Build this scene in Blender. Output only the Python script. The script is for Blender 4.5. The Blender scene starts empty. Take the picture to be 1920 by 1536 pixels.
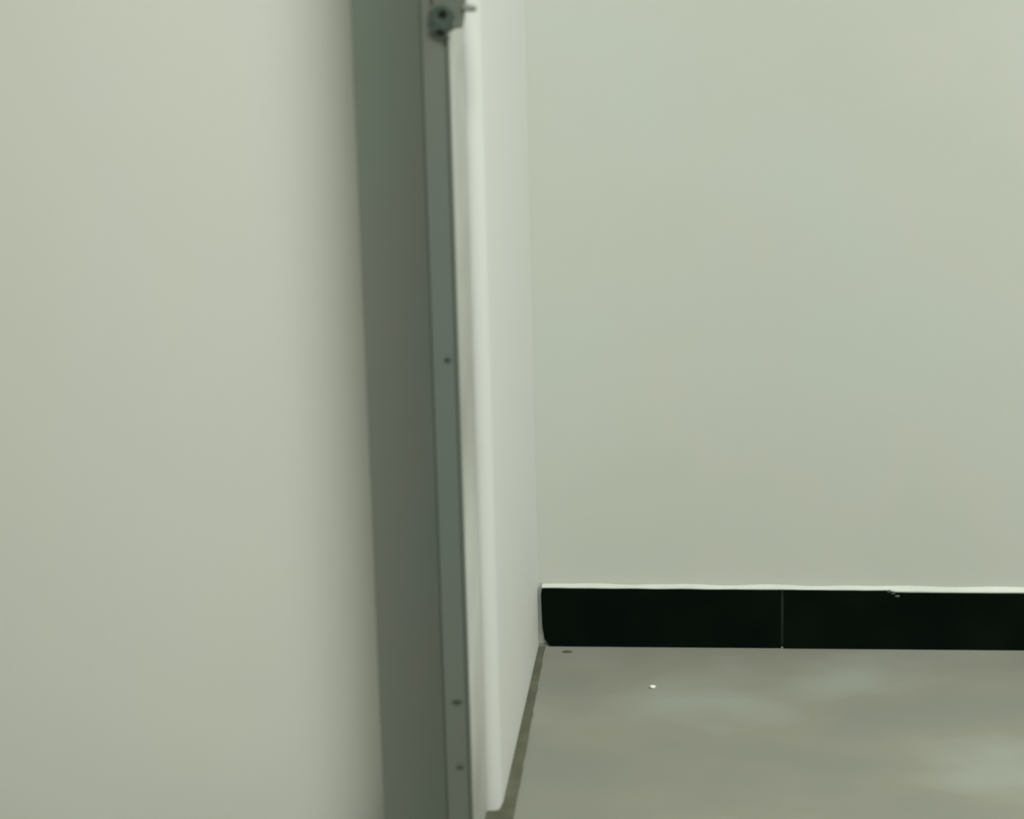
import bpy, bmesh, math, random
from mathutils import Vector, noise
random.seed(4)
C = bpy.context.scene.collection
S = bpy.context.scene

# ---------------------------------------------------------------- camera
F, PX, PY, PITCH, CAM_Z = 3660.0, 1402.0, 135.0, math.radians(11.6), 1.5
cam = bpy.data.cameras.new('camera'); camo = bpy.data.objects.new('camera', cam); C.objects.link(camo)
camo.location = (0, 0, CAM_Z); camo.rotation_euler = (math.pi/2 - PITCH, 0, 0)
cam.sensor_width = 36; cam.lens = F/1920*36
cam.shift_x = -(PX-960)/1920; cam.shift_y = -(768-PY)/1920
cam.dof.use_dof = True; cam.dof.focus_distance = 3.35; cam.dof.aperture_fstop = 3.4
cam.clip_start = .05
S.camera = camo
# ---------------------------------------------------------------- world, exposure, lamps
w = bpy.data.worlds.new('world'); S.world = w; w.use_nodes = True
w.node_tree.nodes['Background'].inputs[0].default_value = (.9, 1, .9, 1)
w.node_tree.nodes['Background'].inputs[1].default_value = .0
S.view_settings.view_transform = 'Standard'; S.view_settings.look = 'None'
S.view_settings.gamma = 1; S.view_settings.use_curve_mapping = False
S.view_settings.exposure = 0.0

def ray(u, v):
    xc, yc = (u-PX)/F, -(v-PY)/F
    return Vector((xc, math.cos(PITCH)+yc*math.sin(PITCH), -math.sin(PITCH)+yc*math.cos(PITCH)))
def on_y(u, v, y):
    d = ray(u, v); t = y/d.y
    return Vector((0, 0, CAM_Z)) + d*t
def on_floor(u, v, z=0):
    d = ray(u, v); t = (z-CAM_Z)/d.z
    return Vector((0, 0, CAM_Z)) + d*t

# ---------------------------------------------------------------- materials
def srgb(r, g, b):
    f = lambda c: (c/255/12.92) if c/255 <= .04045 else ((c/255+.055)/1.055)**2.4
    return (f(r), f(g), f(b), 1)
def mat(name, c1, c2=None, rough=.6, spec=.3, scale=3, bump=0, bscale=40, metal=0, stretch=(1,1,1), c3=None):
    m = bpy.data.materials.new(name); m.use_nodes = True; n = m.node_tree.nodes; l = m.node_tree.links
    b = n['Principled BSDF']; b.inputs['Roughness'].default_value = rough
    b.inputs['Specular IOR Level'].default_value = spec; b.inputs['Metallic'].default_value = metal
    b.inputs['Base Color'].default_value = c1
    tc = n.new('ShaderNodeTexCoord'); mp = n.new('ShaderNodeMapping'); mp.inputs['Scale'].default_value = stretch
    l.new(tc.outputs['Object'], mp.inputs[0])
    if c2:
        t = n.new('ShaderNodeTexNoise'); t.inputs['Scale'].default_value = scale; t.inputs['Detail'].default_value = 3
        t.inputs['Roughness'].default_value = .45
        l.new(mp.outputs[0], t.inputs[0])
        r = n.new('ShaderNodeValToRGB'); r.color_ramp.elements[0].position = .36; r.color_ramp.elements[1].position = .64
        r.color_ramp.elements[0].color = c1; r.color_ramp.elements[1].color = c2
        if c3: e = r.color_ramp.elements.new(.5); e.color = c3
        l.new(t.outputs['Fac'], r.inputs[0]); l.new(r.outputs[0], b.inputs['Base Color'])
    if bump:
        t2 = n.new('ShaderNodeTexNoise'); t2.inputs['Scale'].default_value = bscale; t2.inputs['Detail'].default_value = 4
        l.new(mp.outputs[0], t2.inputs[0])
        bp = n.new('ShaderNodeBump'); bp.inputs['Strength'].default_value = bump; bp.inputs['Distance'].default_value = .002
        l.new(t2.outputs['Fac'], bp.inputs['Height']); l.new(bp.outputs[0], b.inputs['Normal'])
    return m
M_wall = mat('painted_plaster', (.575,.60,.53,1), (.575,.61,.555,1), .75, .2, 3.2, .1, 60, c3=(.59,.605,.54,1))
M_pier = mat('pier_plaster', (.815,.825,.75,1), (.805,.825,.775,1), .7, .2, 3, .08, 60, stretch=(1,1,.35), c3=(.815,.83,.75,1))  # tone raised above the other walls to make up for missing light
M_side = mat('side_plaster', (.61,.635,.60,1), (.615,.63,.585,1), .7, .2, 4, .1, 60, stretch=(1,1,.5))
M_white = mat('ceiling_paint', (.78,.8,.74,1), rough=.8)
M_black = mat('black_glazed_tile', (.0016,.0045,.0026,1), (.0035,.0075,.0045,1), .45, .04, 9)
M_grout = mat('dull_grout', (.008,.014,.011,1), (.022,.03,.026,1), .9, .1, 30)
M_splash = mat('thin_paint', (.09,.10,.09,1), rough=.8)
M_bead = mat('white_bead', (.62,.65,.58,1), (.56,.6,.53,1), .8, .2, 25)
M_metal = mat('grey_painted_steel', (.135,.166,.132,1), (.125,.168,.146,1), .5, .35, 3.5, .05, 30, stretch=(1,1,.4), c3=(.15,.16,.137,1))
M_metal2 = mat('grey_steel_strip', (.148,.165,.135,1), (.14,.168,.15,1), .5, .35, 3.5, stretch=(1,1,.4))
M_ret = mat('mottled_grey_paint', (.34,.35,.31,1), (.58,.60,.54,1), .8, .2, 2.6, .1, 60)  # grey tone, mottled at random, darker than the wall plaster
M_latch = mat('dull_green_steel', (.05,.075,.058,1), (.065,.09,.072,1), .5, .4, 40)
M_dark = mat('black_iron', (.006,.011,.007,1), rough=.6, spec=.2)
M_bolt = mat('worn_bolt_steel', (.17,.19,.165,1), (.24,.26,.22,1), .45, .4, 60)
M_chip = mat('white_chip', (.85,.87,.8,1), rough=.8)
M_strip = mat('dark_olive', (.125,.13,.09,1), (.095,.098,.066,1), .9, .1, 25, .3, 90)
M_lamp = bpy.data.materials.new('lamp_glow'); M_lamp.use_nodes = True
_b = M_lamp.node_tree.nodes['Principled BSDF']; _b.inputs['Emission Color'].default_value = (.93,1,.93,1)
_b.inputs['Emission Strength'].default_value = 3

# floor: softly mottled cement tile, slightly polished
M_floor = mat('cement_floor', (.22,.228,.188,1), (.29,.308,.257,1), .38, .35, 2.6, .05, 60, stretch=(1,1.8,1), c3=(.25,.248,.20,1))

# ---------------------------------------------------------------- helpers
def obj(name, bm, m, parent=None, kind=None, label=None, cat=None, group=None, smooth=False, bevel=0):
    me = bpy.data.meshes.new(name); bmesh.ops.recalc_face_normals(bm, faces=bm.faces[:]); bm.to_mesh(me); bm.free()
    o = bpy.data.objects.new(name, me); C.objects.link(o)
    for x in (m if isinstance(m, (list, tuple)) else [m]): me.materials.append(x)
    if smooth:
        for p in me.polygons: p.use_smooth = True
    if bevel:
        b = o.modifiers.new('b', 'BEVEL'); b.width = bevel; b.segments = 3; b.limit_method = 'ANGLE'
    if parent is not None: o.parent = parent
    if kind: o['kind'] = kind
    if label: o['label'] = label
    if cat: o['category'] = cat
    if group: o['group'] = group
    return o
def box(bm, lo, hi):
    vs = [bm.verts.new((x, y, z)) for x in (lo[0], hi[0]) for y in (lo[1], hi[1]) for z in (lo[2], hi[2])]
    for f in ((0,1,3,2),(4,6,7,5),(0,4,5,1),(2,3,7,6),(0,2,6,4),(1,5,7,3)): bm.faces.new([vs[i] for i in f])
    return bm
def prism(bm, pts, z0, z1):
    """plan polygon extruded upward"""
    a = [bm.verts.new((p[0], p[1], z0)) for p in pts]; b = [bm.verts.new((p[0], p[1], z1)) for p in pts]
    n = len(pts)
    bm.faces.new(a); bm.faces.new(b)
    for i in range(n): bm.faces.new([a[i], a[(i+1)%n], b[(i+1)%n], b[i]])
    return bm
def cyl(bm, a, b, r0, r1=None, n=20):
    r1 = r0 if r1 is None else r1
    a, b = Vector(a), Vector(b); d = (b-a).normalized()
    s = d.orthogonal().normalized(); t = d.cross(s)
    ra = [bm.verts.new(a+(s*math.cos(k*2*math.pi/n)+t*math.sin(k*2*math.pi/n))*r0) for k in range(n)]
    rb = [bm.verts.new(b+(s*math.cos(k*2*math.pi/n)+t*math.sin(k*2*math.pi/n))*r1) for k in range(n)]
    bm.faces.new(ra); bm.faces.new(rb)
    for i in range(n): bm.faces.new([ra[i], ra[(i+1)%n], rb[(i+1)%n], rb[i]])
    return bm
def blob(bm, c, r, seed=0, amp=.25, sub=3):
    res = bmesh.ops.create_icosphere(bm, subdivisions=sub, radius=1)
    for v in res['verts']:
        k = 1+amp*noise.noise(v.co*1.7+Vector((seed, 0, 0)))
        v.co = Vector((v.co.x*r[0]*k, v.co.y*r[1]*k, v.co.z*r[2]*k))+Vector(c)
    return bm

# ---------------------------------------------------------------- plan of the place
H = 2.75
V0 = 768
P = lambda u, y: (on_y(u, V0, y).x, y)
c_floor = on_floor(1010, 1213)                   # inner corner, at the face of the skirting
D = c_floor.y + .012                             # wall plane behind the skirting
e_floor = on_floor(940, 1523)                    # near end of the side wall
sdx = (c_floor.x-e_floor.x)/(c_floor.y-e_floor.y)
side_x = lambda y: e_floor.x+(y-e_floor.y)*sdx
SK = -.0165                                      # back wall runs very slightly towards the camera
back_y = lambda x: D+(x-c_floor.x)*SK
YE = e_floor.y
xr, yb = 2.9, -1.6

bm = bmesh.new(); box(bm, (-3.0, yb-.1, -.1), (xr+.1, D+.4, 0)); obj('floor', bm, M_floor, kind='structure')
bm = bmesh.new(); box(bm, (-3.0, yb-.1, H), (xr+.1, D+.4, H+.1)); obj('ceiling', bm, M_white, kind='structure')
bm = bmesh.new(); prism(bm, [(side_x(D)-.12, back_y(side_x(D)-.12)), (xr+.1, back_y(xr+.1)), (xr+.1, D+.3), (side_x(D)-.12, D+.3)], 0, H)
obj('wall_back', bm, M_wall, kind='structure')
bm = bmesh.new(); box(bm, (xr, yb, 0), (xr+.1, back_y(xr)-.001, H)); obj('wall_right', bm, M_wall, kind='structure')
bm = bmesh.new(); box(bm, (-3.0, yb-.1, 0), (xr, yb, H)); obj('wall_front', bm, M_wall, kind='structure')

# pier: plain face, set back behind the front of the door frame
FY = 2.235                                       # frame front
YP = FY+.11
bm = bmesh.new(); box(bm, (-3.0, yb, 0), (-2.9, YP, H)); obj('wall_left', bm, M_wall, kind='structure')
x_f0 = P(689, FY)[0]
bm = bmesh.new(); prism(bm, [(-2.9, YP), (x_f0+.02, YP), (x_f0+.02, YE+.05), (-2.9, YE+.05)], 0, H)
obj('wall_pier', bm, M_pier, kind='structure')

# side wall with rounded end, and the return next to the frame
fx1 = P(861, FY+.004)[0]
RC = .02
sp = [(side_x(D+.02), D+.02), *[(side_x(YE)-RC+RC*math.cos(a_)+.0, YE+RC-RC*math.sin(a_)) for a_ in [math.pi/2*q_/10 for q_ in range(11)]],
      (fx1-.001, YE), (x_f0+.022, YE), (x_f0+.022, YE+.06), (x_f0-.1, D+.02)]
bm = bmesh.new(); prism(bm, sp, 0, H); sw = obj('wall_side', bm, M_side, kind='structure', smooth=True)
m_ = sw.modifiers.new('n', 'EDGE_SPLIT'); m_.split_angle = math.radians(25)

# ---------------------------------------------------------------- skirting
sk_f = lambda x: back_y(x)-.012
def sk_tile(bm, xa, xb, h, cut=0):
    pts = []
    a0, b0 = (xa, sk_f(xa)), (xb, sk_f(xb)); a1, b1 = (xa, back_y(xa)-.0005), (xb, back_y(xb)-.0005)
    prism(bm, [a0, b0, b1, a1], .0005, h)
jx = on_y(1467, 1150, sk_f(0)).x; x2 = on_y(1668, 1150, sk_f(.2)).x
xs = on_y(1016, 1150, D-.012).x
SH = .0985
root = bpy.data.objects.new('baseboard_back', None); C.objects.link(root); root['kind'] = 'structure'
# first tile, its lower near corner worn round
bm = bmesh.new()
f = []
outline = [(xs+.012, .001), (jx-.002, .001), (jx-.002, SH), (xs+.001, SH), (xs-.001, SH-.01), (xs, .035), (xs+.003, .012)]
fr = [bm.verts.new((px, sk_f(px), pz)) for px, pz in outline]; bk = [bm.verts.new((px, back_y(px)-.0005, pz)) for px, pz in outline]
bm.faces.new(fr); bm.faces.new(bk)
for i in range(len(fr)): bm.faces.new([fr[i], fr[(i+1)%len(fr)], bk[(i+1)%len(fr)], bk[i]])
obj('skirting_tile', bm, M_black, root, bevel=.0012)
step = .60; xa = jx+.002; first = True
while xa < xr-.02:
    xb = min(xa+step-.0024, xr-.002)
    bm = bmesh.new()
    if first:
        sk_tile(bm, xa, x2, SH); sk_tile(bm, x2, xb, SH-.003)
    else: sk_tile(bm, xa, xb, SH-.003)
    obj('skirting_tile', bm, M_black, root, bevel=0 if first else .0012)
    xa = xb+.0024; first = False
bm = bmesh.new(); box(bm, (jx-.002, sk_f(jx)+.0008, .001), (jx+.002, sk_f(jx)+.0115, SH-.001)); obj('tile_joint', bm, M_grout, root)
# white filler bead along the top of the tiles, uneven
bm = bmesh.new(); N = 150; rows = []
for k in range(N+1):
    xx = xs+(xr-.01-xs)*(k/N)**1.6
    base = SH+.0003 if xx < x2 else SH-.0027
    hh = .004+.0025*noise.noise(Vector((xx*14, 0, 0)))+(.0025 if xx > x2 else 0)
    dep = .0105+.0012*noise.noise(Vector((xx*25, 3, 0)))
    rows.append([bm.verts.new((xx, back_y(xx)+o_, z_)) for o_, z_ in ((-.0003, base), (-dep, base), (-dep*.75, base+hh*.35), (-dep*.3, base+hh*.8), (-.0003, base+hh))])
for a, b in zip(rows, rows[1:]):
    for i in range(5): bm.faces.new([a[i], a[(i+1)%5], b[(i+1)%5], b[i]])
bm.faces.new(rows[0]); bm.faces.new(rows[-1])
obj('filler_bead', bm, M_bead, root, smooth=True)
bm = bmesh.new()
for (u, v, rx, rz, sd) in ((1667, 1109, .0035, .0022, 1), (1675, 1113, .003, .0014, 2), (1683, 1118, .0038, .0018, 5)):
    q = on_y(u, v, sk_f(.2)-.0005); blob(bm, q, (rx, .0012, rz), sd, .5)
obj('paint_splash', bm, M_splash, root, smooth=True)
bm = bmesh.new()
q = on_floor(1466, 1216); blob(bm, (q.x, q.y, .001), (.003, .002, .002), 3, .4)
obj('grout_lump', bm, M_bolt, root, smooth=True)
bm = bmesh.new()
box(bm, (xr-.012, yb+.1, .0005), (xr-.0005, back_y(xr)-.03, SH)); obj('baseboard_right', bm, M_black, kind='structure')

# dark strip laid on the floor against the side wall
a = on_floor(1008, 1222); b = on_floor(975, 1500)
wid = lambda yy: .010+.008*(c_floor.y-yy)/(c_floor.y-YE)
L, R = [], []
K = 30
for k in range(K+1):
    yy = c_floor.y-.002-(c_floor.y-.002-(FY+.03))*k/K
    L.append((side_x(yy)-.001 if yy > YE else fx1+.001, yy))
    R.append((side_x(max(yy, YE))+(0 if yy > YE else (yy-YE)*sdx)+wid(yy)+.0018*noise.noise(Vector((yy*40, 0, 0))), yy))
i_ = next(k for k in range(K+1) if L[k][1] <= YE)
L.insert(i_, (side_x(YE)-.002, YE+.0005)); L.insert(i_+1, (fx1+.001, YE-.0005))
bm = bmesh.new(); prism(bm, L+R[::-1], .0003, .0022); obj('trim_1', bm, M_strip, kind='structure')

# ---------------------------------------------------------------- metal door frame
fr = bpy.data.objects.new('door_frame', None); C.objects.link(fr); fr.location = (x_f0, FY, 0)
fr['label'] = 'grey steel door frame post standing beside the narrow bright wall'; fr['category'] = 'door frame'; fr['kind'] = 'thing'
off = Vector((-x_f0, -FY, 0))
def part(name, bm, m, parent=fr, **k):
    for v in bm.verts: v.co += off
    return obj(name, bm, m, parent, **k)
xg0, xg1 = P(812, FY)[0], P(814, FY)[0]
bm = bmesh.new()
W_ = xg0-x_f0
arc = [(x_f0+W_*k/16, FY+.0055*(1-(2*k/16-1)**2)-.0005) for k in range(17)]
prism(bm, arc+[(xg0, FY+.0495), (xg0-.01, FY+.0495), (xg0-.01, YP-.001), (x_f0, YP-.001)], 0, H-.001)
part('face_plate', bm, M_metal)
bm = bmesh.new()
xm = P(854, FY)[0]
prism(bm, [(xg0+.0003, FY+.0015), (xg0+.002, FY), (xm, FY+.0045), (xm+.0005, FY+.006), (fx1, FY+.004), (fx1+.0005, FY+.0055), (fx1, FY+.018), (xg0+.0003, FY+.018)], 0, H-.001)
part('stop_strip', bm, M_metal2, label='slightly lighter strip along the frame')
bm = bmesh.new(); prism(bm, [(xg0+.0003, FY+.0182), (fx1-.0003, FY+.0182), (fx1-.0003, YE-.004), (xg0+.01, YE-.004), (xg0+.0003, FY+.0495)], 0, H-.001)
part('side_return', bm, M_ret, label='pale mottled grey side of the frame facing the opening')
for (u, v, rx, rz) in ((840, 674, .0045, .0018), (858, 1316, .0070, .0011), (864, 1437, .0065, .0013)):
    q = on_y(u, v, FY-.001)
    bm = bmesh.new(); blob(bm, q, (rx, .0009, rz), u, .15); s = part('screw', bm, M_latch if v != 1316 else M_dark, smooth=True)
    bm = bmesh.new(); box(bm, (q.x-rx*.6, q.y-.0012, q.z-.0004), (q.x+rx*.6, q.y-.0007, q.z+.0004)); part('screw_slot', bm, M_dark, parent=s)

# latch keeper at the top of the strip
LY = FY-.0035
g = lambda u, v, y=LY: on_y(u, v, y)
def outline_plate(bm, uv, y0, y1):
    fr_ = [bm.verts.new(g(u, v, y0)) for u, v in uv]; bk_ = [bm.verts.new((w_.co.x, y1, w_.co.z)) for w_ in fr_]
    bm.faces.new(fr_); bm.faces.new(bk_); n = len(uv)
    for i in range(n): bm.faces.new([fr_[i], fr_[(i+1)%n], bk_[(i+1)%n], bk_[i]])
bm = bmesh.new(); outline_plate(bm, [(806,-70),(872,-70),(874,0),(872,22),(870,40),(866,52),(852,55),(845,60),(838,66),(824,66),(812,50),(805,38),(806,20),(812,8),(806,-10)], LY, FY-.001)
kp = part('latch_plate', bm, M_latch if False else M_metal2, bevel=.0012, label='grey steel keeper plate with a bolt hole')
# circular boss with bored hole
bm = bmesh.new()
q = g(829, 34); n = 28; R0, R1 = .0145, .005
hq = g(831, 26)
rings = []
for (cx, cz, r, yy) in ((q.x, q.z, R0, LY-.0002), (q.x, q.z, R0*.93, LY-.004), (hq.x, hq.z, R1, LY-.004), (hq.x, hq.z, R1, LY+.001)):
    rings.append([bm.verts.new((cx+r*math.cos(t*2*math.pi/n), yy, cz+r*1.05*math.sin(t*2*math.pi/n))) for t in range(n)])
for a, b in zip(rings, rings[1:]):
    for i in range(n): bm.faces.new([a[i], a[(i+1)%n], b[(i+1)%n], b[i]])
part('boss', bm, M_latch, parent=kp)
bm = bmesh.new(); cyl(bm, (hq.x, LY-.0045, hq.z), (hq.x, LY+.0015, hq.z), R1); part('bolt_hole', bm, M_dark, parent=kp, label='black round hole')
# dark catch underneath, slanting
bm = bmesh.new(); outline_plate(bm, [(810,36),(824,38),(831,48),(836,62),(829,68),(821,67),(815,60),(807,59),(804,54),(808,51),(814,51),(814,44)], LY-.0048, LY-.001)
part('catch', bm, M_latch, parent=kp, bevel=.001)
bm = bmesh.new(); q = g(826, 60, LY-.005); blob(bm, q, (.0058, .0018, .0034), 2, .3); part('catch_tip', bm, M_dark, parent=kp, smooth=True)
bm = bmesh.new(); q = g(838, 71, LY); blob(bm, q, (.003, .004, .003), 4, .4); part('rivet', bm, M_latch, parent=kp, smooth=True)
bm = bmesh.new(); cyl(bm, g(868, 14), g(891, 16), .0048, .0038); cyl(bm, g(891, 16), g(894, 16), .0038, .0022)
part('bolt_tail', bm, M_bolt, parent=kp, smooth=False, label='pale worn end of the bolt', bevel=.0008)
bm = bmesh.new(); outline_plate(bm, [(846,38),(868,36),(868,53),(848,54)], LY-.003, LY-.0005); part('clamp_ear', bm, M_metal2, parent=kp, bevel=.0012)

# ---------------------------------------------------------------- crumbs on the floor
for u, v, r, lab in ((1224, 1290, .0042, 'single white paint chip lying alone on the grey floor'),):
    q = on_floor(u, v); bm = bmesh.new(); blob(bm, (0, 0, 0), (r, r*.9, r*.45), u, .4)
    o = obj('paint_chip', bm, M_chip, label=lab, cat='paint chip', smooth=True); o.location = (q.x, q.y, .0019)
q = on_floor(1064, 1223); bm = bmesh.new(); blob(bm, (0, 0, 0), (.007, .003, .0012), 7, .4)
o = obj('mortar_crumb', bm, M_strip, label='flat dark crumb on the floor just in front of the black skirting near the corner', cat='crumb', smooth=True); o.location = (q.x, q.y, .0012)

# ---------------------------------------------------------------- unseen ceiling lamps, added to light the walls
def lamp(loc, sx, sy, power, label):
    t = bpy.data.objects.new('added_lamp', None); C.objects.link(t); t.location = loc
    t['label'] = label; t['category'] = 'ceiling lamp'; t['group'] = 'added lamps'
    bm = bmesh.new(); box(bm, (-sx/2-.02, -sy/2-.02, -.001), (sx/2+.02, sy/2+.02, .03)); obj('housing', bm, M_white, t)
    bm = bmesh.new(); box(bm, (-sx/2, -sy/2, -.004), (sx/2, sy/2, -.001)); obj('diffuser', bm, M_lamp, t)
    ld = bpy.data.lights.new('lamp_light', 'AREA'); ld.shape = 'RECTANGLE'; ld.size = sx; ld.size_y = sy; ld.energy = power
    ld.color = (.98, .985, .985)
    lo = bpy.data.objects.new('lamp_light', ld); C.objects.link(lo); lo.parent = t; lo.location = (0, 0, -.012)
lamp((.55, .55, H-.031), 1.8, .6, 64, 'added unseen long panel lamp on the ceiling, lighting the left and back walls')  # added out of view to light the left and back walls
lamp((2.1, 2.2, H-.031), .6, .9, 46, 'added unseen panel lamp on the ceiling near the right wall, brightening the side wall')  # added out of view to brighten the narrow side wall
